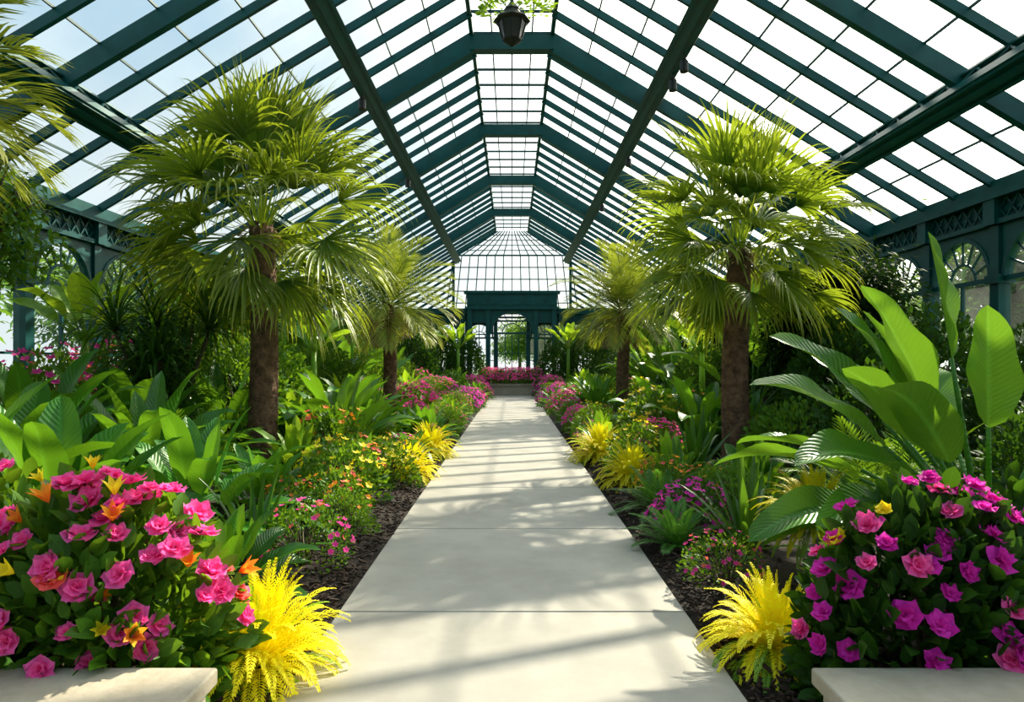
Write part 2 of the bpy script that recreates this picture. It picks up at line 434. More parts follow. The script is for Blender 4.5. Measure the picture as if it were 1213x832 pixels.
# end portal
mb=MB();yp=YE-0.5
box(mb,-2.35,2.35,yp-0.2,yp+0.3,4.55,5.25);box(mb,-2.5,2.5,yp-0.3,yp+0.35,5.25,5.38);box(mb,-2.45,2.45,yp-0.28,yp+0.33,4.42,4.56)
for k in range(8): 
    x=-2.1+k*.6;box(mb,x-.22,x+.22,yp-.23,yp-.19,4.66,5.15)
for sd in (-1,1):
    box(mb,sd*2.2-0.12,sd*2.2+0.12,yp-0.2,yp+0.28,0,4.5);box(mb,sd*1.25-0.12,sd*1.25+0.12,yp-0.17,yp+0.2,0,4.5)
    for z in (.9,2.0,3.1): box(mb,min(sd*1.3,sd*2.15),max(sd*1.3,sd*2.15),yp-.04,yp+0.04,z,z+.06)
    box(mb,sd*1.72-.02,sd*1.72+.02,yp-.03,yp+.03,0,4.5);box(mb,min(sd*1.3,sd*2.15),max(sd*1.3,sd*2.15),yp-.06,yp+0.06,3.75,4.5)
N_=20;r=1.12;zs=3.2
for k in range(N_):
    a0=pi*k/N_;a1=pi*(k+1)/N_
    for s_ in (yp-0.1,yp+0.1):
        b=len(mb.v)
        for (x,z) in ((r*cos(a0),zs+r*sin(a0)),(r*cos(a1),zs+r*sin(a1)),(r*cos(a1),4.5),(r*cos(a0),4.5)): mb.av((x,s_,z))
        mb.af((b,b+1,b+2,b+3))
    beam(mb,(r*cos(a0),yp,zs+r*sin(a0)),(r*cos(a1),yp,zs+r*sin(a1)),0.12,0.3,up=(0,1,0))
    beam(mb,(.5*cos(a0),yp,zs+.5*sin(a0)),(.5*cos(a1),yp,zs+.5*sin(a1)),0.05,0.05,up=(0,1,0))
for k in range(1,8):
    a=pi*k/8;beam(mb,(.5*cos(a),yp,zs+.5*sin(a)),(r*cos(a),yp,zs+r*sin(a)),0.04,0.04)
box(mb,-1.2,1.2,yp-.05,yp+.05,3.14,3.24)
for x in (-0.75,-0.35,0,0.35,0.75): box(mb,x-0.02,x+0.02,yp-.04,yp+.04,0,3.2)
box(mb,-1.2,1.2,yp-.04,yp+.04,1.0,1.05);box(mb,-1.2,1.2,yp-.04,yp+.04,2.1,2.14)
obj('door_arched',mb.build('door_arched',[M_teal],False))

# ------------------------------------------------------------ plants
def trunk(mb,H,r0,r1,m,flare=1.3,scales=260):
    pts=[];rad=[]
    n=36
    for i in range(n+1):
        t=i/n;pts.append((0.05*sin(t*3),0.03*sin(t*5),H*t-0.1))
        r=r0+(r1-r0)*t;r*=1+(flare-1)*max(0,1-t*5)**2
        r*=1+0.035*(i%2);rad.append(r)
    tube(mb,pts,rad,18,m)
    for i in range(scales):
        t=(i+0.5)/scales;a=i*2.39996
        r=(r0+(r1-r0)*t)*(1+(flare-1)*max(0,1-t*5)**2)
        P=Vector((0.05*sin(t*3)+cos(a)*r*0.95,0.03*sin(t*5)+sin(a)*r*0.95,H*t-0.1))
        d=rdir(a,1.2)
        leaf(mb,P,d,U(0.06,0.11),U(0.08,0.12),p_strap,n=2,g=-0.2,fold=-0.25,m=m,up=rdir(a,-0.3))

def fan_palm(seed,H=3.35,N=60,RF=1.2):
    random.seed(seed);mb=MB()
    trunk(mb,H,0.215,0.165,1,scales=330)
    C=Vector((0.0,0.0,H-0.1))
    for i in range(N):
        f=i/(N-1);az=i*2.39996+U(-.3,.3)
        el=radians(-42+f**0.8*130+U(-9,9))
        pl=(0.85-0.15*f)*U(0.6,1.2);d=rdir(az,el)
        if f<.12: pl*=.75
        P=C+Vector((cos(az)*0.12,sin(az)*0.12,-0.25+0.4*f))
        pe,dd=leaf(mb,P,d,pl,0.035,p_stem,n=4,g=0.3,fold=0.6,m=0)
        dd=Vector((dd.x,dd.y,dd.z-0.08)).normalized()
        side=dd.cross(ZV)
        if side.length<0.1: side=Vector((-sin(az),cos(az),0))
        side.normalize();side=Matrix.Rotation(U(-.6,.6),3,dd)@side
        nr=side.cross(dd)
        rf=RF*(0.85+0.3*U(0,1))*(0.9 if f>0.9 else 1)*(.85 if f<.12 else 1)
        sp=radians(U(65,90)) if f<0.75 else radians(48)
        K=27 if f<0.75 else 20
        gg=U(1.5,2.3) if f<0.75 else U(.5,1.1)
        for k in range(K):
            a=-sp+2*sp*k/(K-1)+U(-.03,.03)
            sd_=dd*cos(a)+side*sin(a)+nr*(0.22*abs(sin(a))+U(-.05,.05))
            leaf(mb,pe,sd_,rf*(0.6+0.4*cos(a*0.8))*U(.85,1.1),0.05,p_seg,n=8,g=gg*U(.6,1.4),fold=0.55,m=0,up=nr,gp=1)
    for i in range(60):
        a=U(0,6.28);leaf(mb,C+Vector((cos(a)*.15,sin(a)*.15,U(-.3,0.05))),rdir(a,U(-.9,.3)),U(.2,.5),0.05,p_lance,n=3,g=0.8,m=2)
    return mb.build('fan_palm',[L_palm,M_bark,L_dead])

def pinnate(mb,P,d,L,lw,ll,n,g,m,np_,lift=0.2,droop=0.8,w0=0.02):
    p=Vector(P);d=Vector(d).normalized();step=L/n;pts=[p.copy()]
    side=d.cross(ZV)
    if side.length<0.05: side=Vector((1,0,0))
    side.normalize()
    for i in range(n):
        t=(i+0.5)/n
        if t>np_:
            s=(t-np_)/(1-np_);l=ll*(0.45+0.75*sin(pi*min(1,s*0.9+0.1))**0.8)*(1 if s<.85 else .75)
            nr=side.cross(d)
            for q in (-1,1):
                dl=(side*q*(0.9-0.45*s)+d*(0.55+0.5*s)+nr*lift*U(0.3,1.3)).normalized()
                if droop>0: leaf(mb,p,dl,l*U(.9,1.1),lw,p_lance,n=3,g=droop,fold=0.3,m=m,up=nr,t0=0.2+t*0.4)
                else:
                    sdv=dl.cross(nr).normalized();smallleaf(mb,p,dl,sdv,l,lw,m)
        p=p+d*step;pts.append(p.copy())
        d=Vector((d.x,d.y,d.z-g/n*(0.4+1.2*t))).normalized();side=(side-d*side.dot(d)).normalized()
    b=len(pts);tube(mb,pts,[w0*(1-0.8*i/(b-1)) for i in range(b)],4,m)

def feather_palm(seed,H=3.2,N=46,L=2.15):
    random.seed(seed);mb=MB();trunk(mb,H,0.19,0.155,1,scales=220)
    for i in range(N):
        f=i/(N-1);az=i*2.39996+U(-.2,.2);el=radians(-12+f*92+U(-6,6))
        pinnate(mb,(cos(az)*.1,sin(az)*.1,H-.25+.3*f),rdir(az,el),L*U(.85,1.05)*(0.85+0.15*sin(pi*f)),0.034,0.52,34,1.7-0.5*f,0,0.12,0.25,1.0,0.018)
    for i in range(8):
        az=U(0,6.28)
        pinnate(mb,(cos(az)*.1,sin(az)*.1,H-.3),rdir(az,radians(U(-35,-10))),L*.6,0.028,0.4,20,1.3,2,0.12,0.2,1.0,0.015)
    return mb.build('feather_palm',[L_date,M_bark,L_dead])

def clump_broad(seed,N=24,L=0.95,W=0.3,g=1.0,pet=0.35,mat=None,emin=15,emax=80,wave=0.12):
    random.seed(seed);mb=MB()
    for i in range(N):
        f=i/(N-1);az=i*2.39996+U(-.3,.3);el=radians(emin+(emax-emin)*f+U(-6,6))
        P,d=leaf(mb,(cos(az)*.06,sin(az)*.06,-0.05),rdir(az,min(1.5,el+0.2)),pet*U(.8,1.2),0.035,p_stem,n=3,g=0.15,fold=0.6)
        leaf(mb,P,d,L*U(.75,1.1),W*U(.8,1.15),p_broad,n=10,g=g*U(.7,1.2),fold=0.3,a=3,wave=wave,roll=U(-.3,.3))
    return mb.build('clump',[mat or L_big])
def clump_strap(seed,N=34,L=0.75,W=0.06,g=1.0,mat=None,emin=15,emax=85,fold=.35):
    random.seed(seed);mb=MB()
    for i in range(N):
        f=i/(N-1);az=i*2.39996+U(-.3,.3);el=radians(emin+(emax-emin)*f+U(-8,8))
        leaf(mb,(cos(az)*.05,sin(az)*.05,-0.03),rdir(az,el),L*U(.7,1.1),W*U(.8,1.1),p_strap,n=7,g=g*U(.6,1.2),fold=fold)
    return mb.build('strap',[mat or L_strap])
def fern(seed,N=26,L=0.6,mat=None,ll=0.11):
    random.seed(seed);mb=MB()
    for i in range(N):
        f=i/(N-1);az=i*2.39996;el=radians(15+62*f+U(-8,8))
        pinnate(mb,(cos(az)*.03,sin(az)*.03,0),rdir(az,el),L*U(.75,1.1),0.022,ll,24,1.1,0,0.08,0.1,0,0.005)
    return mb.build('fern',[mat or L_fern])
def plume(seed,N=170,L=0.46):
    random.seed(seed);mb=MB()
    for i in range(N):
        f=i/(N-1);az=i*2.39996;el=radians(5+85*f**.8+U(-10,10))
        pinnate(mb,(cos(az)*.05,sin(az)*.05,0.02),rdir(az,el),L*U(.75,1.1),0.011,0.045,28,1.9,0 if (R()<.93 and f>.06) else 1,0.12,0.25,0,0.003)
    return mb.build('plume',[L_yel,L_lime])
def flower(mb,C,ax,r,m,rings=((6,15,1.0),(5,42,.8),(4,68,.6))):
    ax=ax.normalized();s=ax.cross(Vector((.2,.3,.9))).normalized();u=s.cross(ax)
    for (n,e,sc) in rings:
        ph=U(0,6)
        for k in range(n):
            a=ph+2*pi*k/n+U(-.15,.15);rad=s*cos(a)+u*sin(a);e_=radians(e+U(-8,8))
            d=rad*cos(e_)+ax*sin(e_)
            leaf(mb,C,d,r*sc,r*sc*1.05,p_petal,n=3,g=0.3,fold=0.35,m=m,up=ax,a=2,wave=0.35)
def lily(mb,C,ax,r,m):
    ax=ax.normalized();s=ax.cross(Vector((.2,.3,.9))).normalized();u=s.cross(ax);ph=U(0,6)
    for k in range(6):
        a=ph+pi*k/3;rad=s*cos(a)+u*sin(a);d=rad*.55+ax
        leaf(mb,C,d,r,r*.36,p_lance,n=4,g=0.5,fold=0.4,m=m,up=ax-rad)
def bush(seed,rx,ry,h,N,ls,fl=(),mat=None,zb=0.0,stems=16,upb=0.4,simple=True,front=False):
    random.seed(seed);mb=MB()
    for i in range(stems):
        a=U(0,6.28);e=U(.5,1.3);q=rdir(a,e);tip=Vector((q.x*rx*.8,q.y*ry*.8,zb+q.z*(h-zb)*.85))
        tube(mb,[(cos(a)*.03,sin(a)*.03,-.05),(tip*0.5)+Vector((0,0,.05*h)),tip],[.012*h+.004,.008*h+.003,.004],5,len(mats_b)-1)
    for i in range(N):
        a=U(0,6.28);z=U(-0.25,1);c=sqrt(max(0,1-z*z));k=U(.55,1.03)**.6
        bump_=1+0.12*sin(a*3+seed)+0.1*sin(a*5+z*4)
        q=Vector((cos(a)*c,sin(a)*c,z))
        P=Vector((q.x*rx*k*bump_,q.y*ry*k*bump_,zb+max(0.02,(0.25+z)/1.25)*(h-zb)*k))
        d=(q+Vector((U(-.8,.8),U(-.8,.8),U(-.5,.7)+upb))).normalized()
        side=d.cross(q+Vector((U(-.4,.4),U(-.4,.4),U(.2,1))))
        if side.length<.05: continue
        side.normalize();l=ls*U(.6,1.2)
        if simple: smallleaf(mb,P,d,side,l,l*.48,0)
        else: leaf(mb,P,d,l,l*.55,p_broad,n=4,g=.5,fold=.3,m=0,up=side.cross(d))
    for (n,r,mi,kind) in fl:
        cen=[]
        for i in range(n):
            for tr_ in range(60):
                a=U(0,6.28) if not front else U(-pi*1.05,.15)
                z=U(0.1,1) if not front else U(.15,1)
                c=sqrt(1-z*z);bump_=1+0.12*sin(a*3+seed)
                q=Vector((cos(a)*c,sin(a)*c,z));P=Vector((q.x*rx*bump_,q.y*ry*bump_,zb+(0.25+z)/1.25*(h-zb)))*U(1.0,1.1)
                if all((P-o_).length>r*1.2 for o_ in cen): break
            cen.append(P)
            ax=q+Vector((U(-.5,.5),U(-.5,.5)-.2,U(0,.9)))
            if kind=='rose':
                flower(mb,P,ax,r*U(.65,1.15),mi,((6,U(5,25),1.0),(5,U(35,55),.8),(3,70,.55)))
            elif kind=='lily': lily(mb,P,ax,r*U(.8,1.2),mi)
            else:
                ax=ax.normalized();s=ax.cross(Vector((.3,.5,.8))).normalized();u=s.cross(ax)
                for k in range(5):
                    b=k*1.2566;rd=(s*cos(b)+u*sin(b));smallleaf(mb,P,(rd+ax*.4).normalized(),ax.cross(rd).normalized(),r,r*.8,mi,droop=0)
    ms=[mat or L_dark]+mats_b[1:]
    return mb.build('bush',ms)
mats_b=[None,L_mag,L_pur,L_org,L_ypet,L_red,M_stem]
def tree(seed,H,rx,rz_,N,ls,mat,r=.07):
    random.seed(seed);mb=MB()
    tube(mb,[(0,0,-.1),(.05,.03,H*.35),(-.03,.05,H*.7),(0,0,H)],[r*1.3,r,r*.8,r*.4],8,1)
    for i in range(16):
        q=rdir(U(0,6.28),U(-.2,1.2));tube(mb,[(0,0,H*U(.6,.95)),Vector((0,0,H))+Vector((q.x*rx*.5,q.y*rx*.5,q.z*rz_*.4)),Vector((0,0,H))+Vector((q.x*rx*.9,q.y*rx*.9,q.z*rz_*.9))],[r*.4,r*.25,.006],5,1)
    cl=[(rdir(U(0,6.28),U(-1,1.4)),U(.35,.95)) for _ in range(26)]
    for i in range(N):
        q,k=random.choice(cl);w=Vector((random.gauss(0,1),random.gauss(0,1),random.gauss(0,.8)))*.22
        P=Vector((0,0,H))+Vector(((q.x*k+w.x)*rx,(q.y*k+w.y)*rx,(q.z*k+w.z)*rz_))
        d=Vector((w.x*2+U(-.6,.6),w.y*2+U(-.6,.6),U(-.7,.4))).normalized();side=d.cross(Vector((U(-.4,.4),U(-.4,.4),1))).normalized()
        l=ls*U(.6,1.2);smallleaf(mb,P,d,side,l,l*.42,0)
    return mb.build('tree',[mat,M_stem])
def weeping(seed,heads=9,mat=None,L=1.1,W=.045):
    random.seed(seed);mb=MB()
    for h in range(heads):
        a=U(0,6.28);r=U(.1,.7);top=Vector((cos(a)*r,sin(a)*r,U(.9,2.4)))
        tube(mb,[(cos(a)*.1,sin(a)*.1,-.05),top*.5+Vector((0,0,.2)),top],[.05,.04,.03],6,1)
        for i in range(60):
            az=i*2.39996;leaf(mb,top,rdir(az,radians(-10+90*i/60)),L*U(.7,1.1),W,p_strap,n=6,g=2.4,fold=.3)
    return mb.build('weeping',[mat or L_dark,M_stem])
def banana(seed,leaves=None,N=9,mat=None,pet=0.8,L=1.2,W=0.36,trunkh=0.0,rl=.6):
    random.seed(seed);mb=MB()
    if leaves is None:
        leaves=[(i*2.4+U(-.3,.3),radians(35+50*i/N),pet*U(.8,1.2),L*U(.8,1.1),W*U(.85,1.1),U(.5,1.2)) for i in range(N)]
    if trunkh: tube(mb,[(0,0,-.1),(0,0,trunkh*.5),(0,0,trunkh+.1)],[.09,.075,.05],10,0)
    for (az,el,pl,l,w,g) in leaves:
        d=rdir(az,el)
        pts=[Vector((cos(az)*.05,sin(az)*.05,trunkh-.05))]
        for k in range(4):
            pts.append(pts[-1]+d*(pl/4));d=Vector((d.x,d.y,d.z-.03*g)).normalized()
        tube(mb,pts,[.028,.022,.018,.016,.014],7,0)
        leaf(mb,pts[-1],d,l,w,p_broad,n=16,g=g,fold=.38,a=4,wave=.14,roll=U(-rl,rl))
    return mb.build('banana',[mat or L_strel])

PM={}
PM['fanA']=fan_palm(11);PM['fanB']=fan_palm(23,RF=1.08,N=58)
PM['feaA']=feather_palm(5);PM['feaB']=feather_palm(8);PM['feaC']=feather_palm(9,4.0,38,1.45)
PM['hosta']=clump_broad(1,26,0.55,0.22,1.0,.22)
PM['bigA']=clump_broad(2,30,1.0,0.32,1.3,.45,emin=5,emax=68);PM['bigB']=clump_broad(3,28,1.0,0.26,1.5,.45,emin=8,emax=72)
PM['limeB']=clump_broad(4,20,0.6,0.24,1.0,.35,mat=L_lime)
PM['strapA']=clump_strap(1,36,.8,.075,.9);PM['strapB']=clump_strap(2,50,.9,.035,1.6);PM['strapL']=clump_strap(3,40,.6,.04,1.2,mat=L_lime)
PM['fernA']=fern(1);PM['fernB']=fern(2,30,.75,ll=.15);PM['fernM']=fern(5,30,.9,mat=L_mid,ll=.2)
PM['plume']=plume(3);PM['plume2']=plume(9)
PM['pinkS']=bush(3,.38,.38,.5,1000,.05,((44,.032,1,'s'),(12,.028,5,'s')),mat=L_mid)
PM['magM']=bush(4,.5,.5,.7,1300,.07,((110,.055,1,'s'),),mat=L_mid)
PM['purM']=bush(5,.5,.5,.65,1200,.07,((100,.055,2,'s'),))
PM['yelM']=bush(6,.5,.5,.75,1300,.09,((44,.058,4,'s'),),mat=L_mid)
PM['orgM']=bush(7,.5,.5,.85,1200,.09,((22,.055,3,'s'),(14,.055,5,'s')),mat=L_mid)
PM['grnM']=bush(8,.55,.55,.8,1800,.08,mat=L_mid);PM['grnD']=bush(9,.7,.7,1.3,2600,.11,mat=L_dark)
PM['grnT']=bush(10,1.0,1.0,2.4,5500,.14,mat=L_dark);PM['grnU']=bush(14,.9,.9,2.2,4200,.13,mat=L_mid)
PM['flT']=bush(15,.7,.7,1.5,2600,.11,((70,.07,1,'s'),(30,.06,5,'s')),mat=L_mid)
PM['treeD']=tree(1,2.2,1.3,1.1,16000,.14,L_tree,.09);PM['treeM']=tree(2,3.0,.8,.8,2600,.13,L_mid)
PM['treeO']=tree(3,4.5,3.0,2.6,5000,.45,L_mid,.2)
PM['weep']=weeping(1);PM['weepM']=weeping(2,7,L_mid)
PM['ban']=banana(2,N=10,trunkh=.5);PM['banT']=banana(4,N=11,pet=.35,L=.75,W=.3,trunkh=1.9,mat=L_lime)
used=[]
def put(key,name,x,y,sc=1,rot=None,r=.35,z=None):
    if rot is None: rot=random.uniform(0,6.28)
    if z is None: z=0.04 if abs(x)>1.2 else 0.0
    o=obj(name,PM[key],(x,y,z),rot,sc);used.append((x,y,r));return o
random.seed(99)
put('fanA','fan_palm',-3.72,10.0,(1.02,1.02,1.1),0.4,.5);put('fanB','fan_palm',3.42,10.2,(1,1,1.03),2.0,.5)
put('feaA','feather_palm',-3.3,18.0,1.02,0,.5);put('feaB','feather_palm',3.25,19.8,1.02,1,.5)
put('feaC','feather_palm',-5.6,6.0,1.0,2.1,.5)
put('treeM','leafy_tree',-6.2,7.9,(1.0,1.0,1.06),0,.4)
# foreground flower bushes
PMF=bush(21,.56,.42,1.0,2300,.12,((58,.060,1,'rose'),(12,.09,3,'lily'),(10,.085,4,'lily'),(6,.055,5,'rose')),simple=False,front=True,mat=L_mid)
obj('flowering_shrub_pink',PMF,(-1.90,3.12,0.03),0.1)
PMF3=bush(26,.5,.42,1.05,1200,.12,((24,.060,1,'rose'),(8,.09,3,'lily')),simple=False,front=True,mat=L_mid)
obj('flowering_shrub_pink',PMF3,(-2.6,3.3,0.03),0)
PMF2=bush(22,.56,.42,.98,2200,.115,((40,.056,2,'rose'),(10,.055,1,'rose'),(3,.05,4,'rose')),simple=False,front=True)
obj('flowering_shrub_purple',PMF2,(1.93,3.15,0.03),0)
PMF4=bush(27,.5,.4,1.0,1300,.115,((20,.056,2,'rose'),),simple=False,front=True)
obj('flowering_shrub_purple',PMF4,(2.6,3.25,0.03),0)
used+=[(-1.85,3.2,.5),(-2.45,3.35,.5),(1.85,3.25,.5),(2.6,3.3,.5)]
put('plume','golden_plume_plant',-1.29,3.45,1.08,0,.3);put('plume2','golden_plume_plant',1.42,3.65,.95,1,.3)
put('plume','golden_plume_plant',-1.40,11.4,1.25,2,.3);put('plume2','golden_plume_plant',-1.42,9.3,1.1,2,.3)
put('plume','golden_plume_plant',1.42,10.9,1.35,3,.3);put('plume2','golden_plume_plant',1.55,8.7,1.2,4,.3)
put('plume','golden_plume_plant',2.2,4.9,1.0,4,.3,.4)
# near left
put('bigA','elephant_ear_plant',-3.5,5.2,.93,.3,.7);put('bigB','elephant_ear_plant',-2.75,5.9,.8,1.3,.6);put('bigA','elephant_ear_plant',-4.7,6.4,1.08,2.3,.7);put('bigB','elephant_ear_plant',-3.9,7.2,1.0,2.9,.6)
put('bigA','elephant_ear_plant',-4.4,4.9,1.05,4.3,.6);put('bigB','elephant_ear_plant',-5.4,7.6,1.15,4.0,.6)
put('bigB','elephant_ear_plant',-4.6,10.6,1.1,3.2,.6);put('bigA','elephant_ear_plant',-5.0,8.8,1.1,.7,.6);put('bigB','elephant_ear_plant',-2.75,10.8,1.0,.4,.5);put('bigA','elephant_ear_plant',-3.0,12.0,1.0,1.4,.5);put('limeB','lime_foliage_plant',-2.95,9.2,.8,.4,.4)
put('strapA','crinum_lily_clump',-2.1,5.5,.95,.2,.35);put('hosta','hosta',-1.95,4.5,.8,1,.35)
put('pinkS','pink_flower_bush',-1.62,5.25,.95,0,.3);put('yelM','yellow_flower_bush',-1.9,7.4,.95,0,.4);put('orgM','orange_flower_bush',-2.0,8.3,.8,0,.35);put('hosta','hosta',-2.6,7.1,.9,1,.35);put('grnM','leafy_bush',-1.55,6.2,.5,2,.25)
# near right
lv=[(pi-.1,1.42,1.2,.85,.34,.3),(pi+.25,1.12,1.0,.9,.34,.6),(pi-.35,.95,.95,.95,.34,.8),(pi+.05,.78,.9,1.0,.36,.9),(pi+.4,.6,.8,1.0,.34,1.0),
    (pi-.3,.5,.8,1.0,.34,1.0),(pi+.75,.45,.6,.95,.32,1.0),(pi*1.45,.7,.7,.9,.34,1.0),(pi+.15,.3,.75,.95,.32,1.0),(pi*1.6,1.1,.9,.8,.3,.5),(.3,1.0,1,.8,.3,.6),(1.3,.8,1,.8,.3,.6),(2.1,.9,.9,.9,.3,.7),(2.6,.55,.8,.9,.32,.9),
    (pi+.1,1.0,.7,.8,.3,.8),(pi-.6,1.15,.9,.9,.32,.7),(pi+.55,.9,.7,.9,.32,.9),(pi*1.3,1.25,.8,.8,.32,.5),(pi-.05,.15,.6,.85,.3,.7),(pi+.3,.45,.5,.9,.32,1.1),(2.4,1.2,.9,.8,.3,.6)]
PM['strel']=banana(31,leaves=lv,trunkh=.4)
put('strel','bird_of_paradise_plant',3.25,4.6,1.04,0,.7)
put('strapA','crinum_lily_clump',1.98,5.7,1.0,1.2,.4);put('fernA','fern',1.40,5.75,.8,0,.25);put('fernB','fern',1.55,7.1,.75,0,.3)
put('pinkS','pink_flower_bush',1.5,4.75,.75,1,.3);put('strapB','grass_clump',2.45,6.6,.8,1,.4)
put('strapA','crinum_lily_clump',2.05,8.3,.85,2,.4);put('strapB','grass_clump',3.9,8.2,1.0,2,.5);put('fernM','fern',4.3,7.2,1.2,2,.6)
put('grnD','dark_shrub',4.6,5.8,.9,2,.6);put('hosta','hosta',2.75,7.6,.9,2,.4);put('grnD','dark_shrub',4.7,8.6,1.2,1,.5);put('grnM','leafy_bush',2.2,6.9,.7,2,.3)
put('yelM','yellow_flower_bush',1.85,9.9,.9,2,.35);put('magM','magenta_flower_bush',2.4,11.0,.9,2,.35)
# background specimens
put('weep','weeping_dracaena',-4.95,9.7,1.0,0,.7);put('weep','weeping_dracaena',-6.0,12.2,1.1,2,.8)
put('flT','magenta_flower_bush',-6.6,9.6,1.15,2,.6);put('flT','magenta_flower_bush',-6.7,11.2,1.25,1,.6);put('banT','cordyline_tree',-6.7,10.6,1.05,1,.3)
put('treeD','dark_tree',5.7,11.8,1.0,0,1.2);put('treeD','dark_tree',5.5,14.5,.95,2,1);put('grnT','tall_shrub',5.0,10.2,.95,0,.8);put('grnT','tall_shrub',6.2,13,1.1,1,.8);put('grnT','tall_shrub',6.2,10.0,1.0,1,.8);put('grnT','tall_shrub',6.3,8.0,.85,1,.8)
put('banT','cordyline_tree',-4.4,15.0,1,0,.5);put('banT','cordyline_tree',4.5,16.0,1.0,2,.5)
put('banT','cordyline_tree',5.0,21.0,1.1,3,.5);put('ban','banana_plant',-5.0,20.5,1.3,3,.5);put('ban','banana_plant',5.2,24,1.3,3,.5)
for (x,y,s) in ((-2.3,34.4,1.25),(2.3,34.4,1.2),(-3.6,33.4,1.4),(3.6,33.4,1.4),(-5.2,34,1.4),(5.2,34,1.4),(-4.4,31,1.4),(4.5,31,1.4),(-5.8,27,1.4),(5.8,27.5,1.4),(-6,31,1.3),(6,30.5,1.3),(-6.2,23,1.3),(6.2,23,1.3),(-6.2,18,1.3),(6.2,18.5,1.3),(-6.2,15,1.2)):
    put('grnT','tall_shrub',x,y,(s*.85,s*.85,s),None,.8)
put('banT','cordyline_tree',-2.6,32.6,1.25,1,.4);put('banT','cordyline_tree',2.7,32.4,1.25,2,.4)
kindsA=[('hosta','hosta',.9),('fernA','fern',.85),('fernB','fern',.8),('pinkS','pink_flower_bush',1),('magM','magenta_flower_bush',.75),('purM','purple_flower_bush',.7),('hosta','hosta',1.0),
        ('yelM','yellow_flower_bush',.7),('strapA','crinum_lily_clump',.8),('strapL','lime_grass_clump',.9),('grnM','leafy_bush',.8),('limeB','lime_foliage_plant',.6),('orgM','orange_flower_bush',.7),('strapB','grass_clump',.7)]
kindsB=[('strapA','crinum_lily_clump',1.15),('strapB','grass_clump',1.2),('bigB','elephant_ear_plant',.8),('grnM','leafy_bush',1.2),('orgM','orange_flower_bush',1.1),('bigA','elephant_ear_plant',.8),
        ('flT','magenta_flower_bush',.75),('fernM','fern',1.1),('magM','magenta_flower_bush',1.2),('yelM','yellow_flower_bush',1.3),('grnD','dark_shrub',.85),('grnM','leafy_bush',1.3),('limeB','lime_foliage_plant',1.1),('fernM','fern',1.2)]
kindsC=[('grnT','tall_shrub',1),('grnU','tall_shrub',1),('weepM','weeping_dracaena',1),('ban','banana_plant',1.1),('grnU','tall_shrub',.9),('flT','magenta_flower_bush',1.2),('weep','weeping_dracaena',1),('bigA','elephant_ear_plant',1.2),('banT','cordyline_tree',1.0),('grnU','tall_shrub',1.0)]
def sight(x,y):
    if y<9.6 and (abs(x/y+.372)<.055 or abs(x/y-.335)<.05): return True
    if 9<y<17.5 and abs(x/y+.183)<.03: return True
    if 9<y<19.3 and abs(x/y-.164)<.025: return True
    return False
def scatter(kinds,xa,xb,ya,yb,n,sep,tries=50):
    for sd in (-1,1):
        for i in range(n):
            for t in range(tries):
                x=sd*U(xa,xb);y=U(ya,yb)
                if all((x-q[0])**2+(y-q[1])**2>(sep*.5+q[2]*.9)**2 for q in used): break
            else: continue
            k=random.choice(kinds);s=k[2]*U(.85,1.2)
            if sight(x,y): k=random.choice(kindsA);s=k[2]*.75
            put(k[0],k[1],x,y,s,None,sep*.5)
scatter(kindsC,4.6,6.1,8.5,33,52,1.1)
scatter(kindsB,2.5,4.6,6.5,33,80,.75)
scatter(kindsA,1.5,2.4,5.0,33,100,.46)
scatter([('magM','magenta_flower_bush',1.0),('purM','purple_flower_bush',1.0)],1.4,2.2,20,33,20,.4)
# end planter with flowers
mb=MB();box(mb,-1.3,1.3,33.7,34.6,0,.5);box(mb,-1.38,1.38,33.6,34.7,.5,.6)
obj('flower_planter_box',mb.build('flower_planter_box',[M_stone],False))
for i in range(9): obj('magenta_flower_bush',PM['magM'],(-1.2+i*.3,33.95+.3*(i%2),.56),i*1.3,(1,1,1.15))
for sd in (-1,1):
    for k in range(3): obj('magenta_flower_bush',PM['magM'],(sd*(1.75+.1*k),33.2-.9*k,.05),k,1.35)

def stonewall(name,x0,x1):
    mb=MB();box(mb,x0+.03,x1-.03,1.7,2.72,0,.29)
    box(mb,x0,x1,1.66,2.76,.29,.36)
    o=obj(name,mb.build(name,[M_stone],False));b=o.modifiers.new('b','BEVEL');b.width=.012;b.segments=3
stonewall('stone_planter_ledge',-3.2,-1.2);stonewall('stone_planter_ledge',1.22,3.2)

# hanging lantern
mb=MB()
def lathe(mb,prof,n,m,c=(0,0)):
    b=len(mb.v)
    for (r,z) in prof:
        for j in range(n): a=2*pi*j/n;mb.av((c[0]+r*cos(a),c[1]+r*sin(a),z))
    for i in range(len(prof)-1):
        for j in range(n): j2=(j+1)%n;mb.af((b+i*n+j,b+i*n+j2,b+(i+1)*n+j2,b+(i+1)*n+j),m)
lathe(mb,[(.0,.02),(.05,.05),(.12,.10),(.16,.13),(.17,.16)],8,0)
lathe(mb,[(.155,.16),(.23,.42)],8,1)
lathe(mb,[(.0,.41),(.25,.42),(.31,.45),(.29,.48),(.16,.56),(.13,.62),(.14,.64),(.07,.72),(.03,.78),(.03,.84),(0,.86)],8,0)
for j in range(8):
    a=2*pi*j/8;tube(mb,[(.16*cos(a),.16*sin(a),.15),(.235*cos(a),.235*sin(a),.43)],.014,5,0)
tube(mb,[(0,0,.8),(0,0,1.75)],.014,6,0)
for k in range(11):
    z=.88+k*.08;lathe(mb,[(.03,z),(.034,z+.02),(.03,z+.04)],8,0)
o=obj('hanging_lantern',mb.build('hanging_lantern',[M_iron,M_lglass],False),(0,11.2,6.83))
PM['bask']=bush(40,.5,.3,.35,420,.11,mat=L_lime,stems=8)
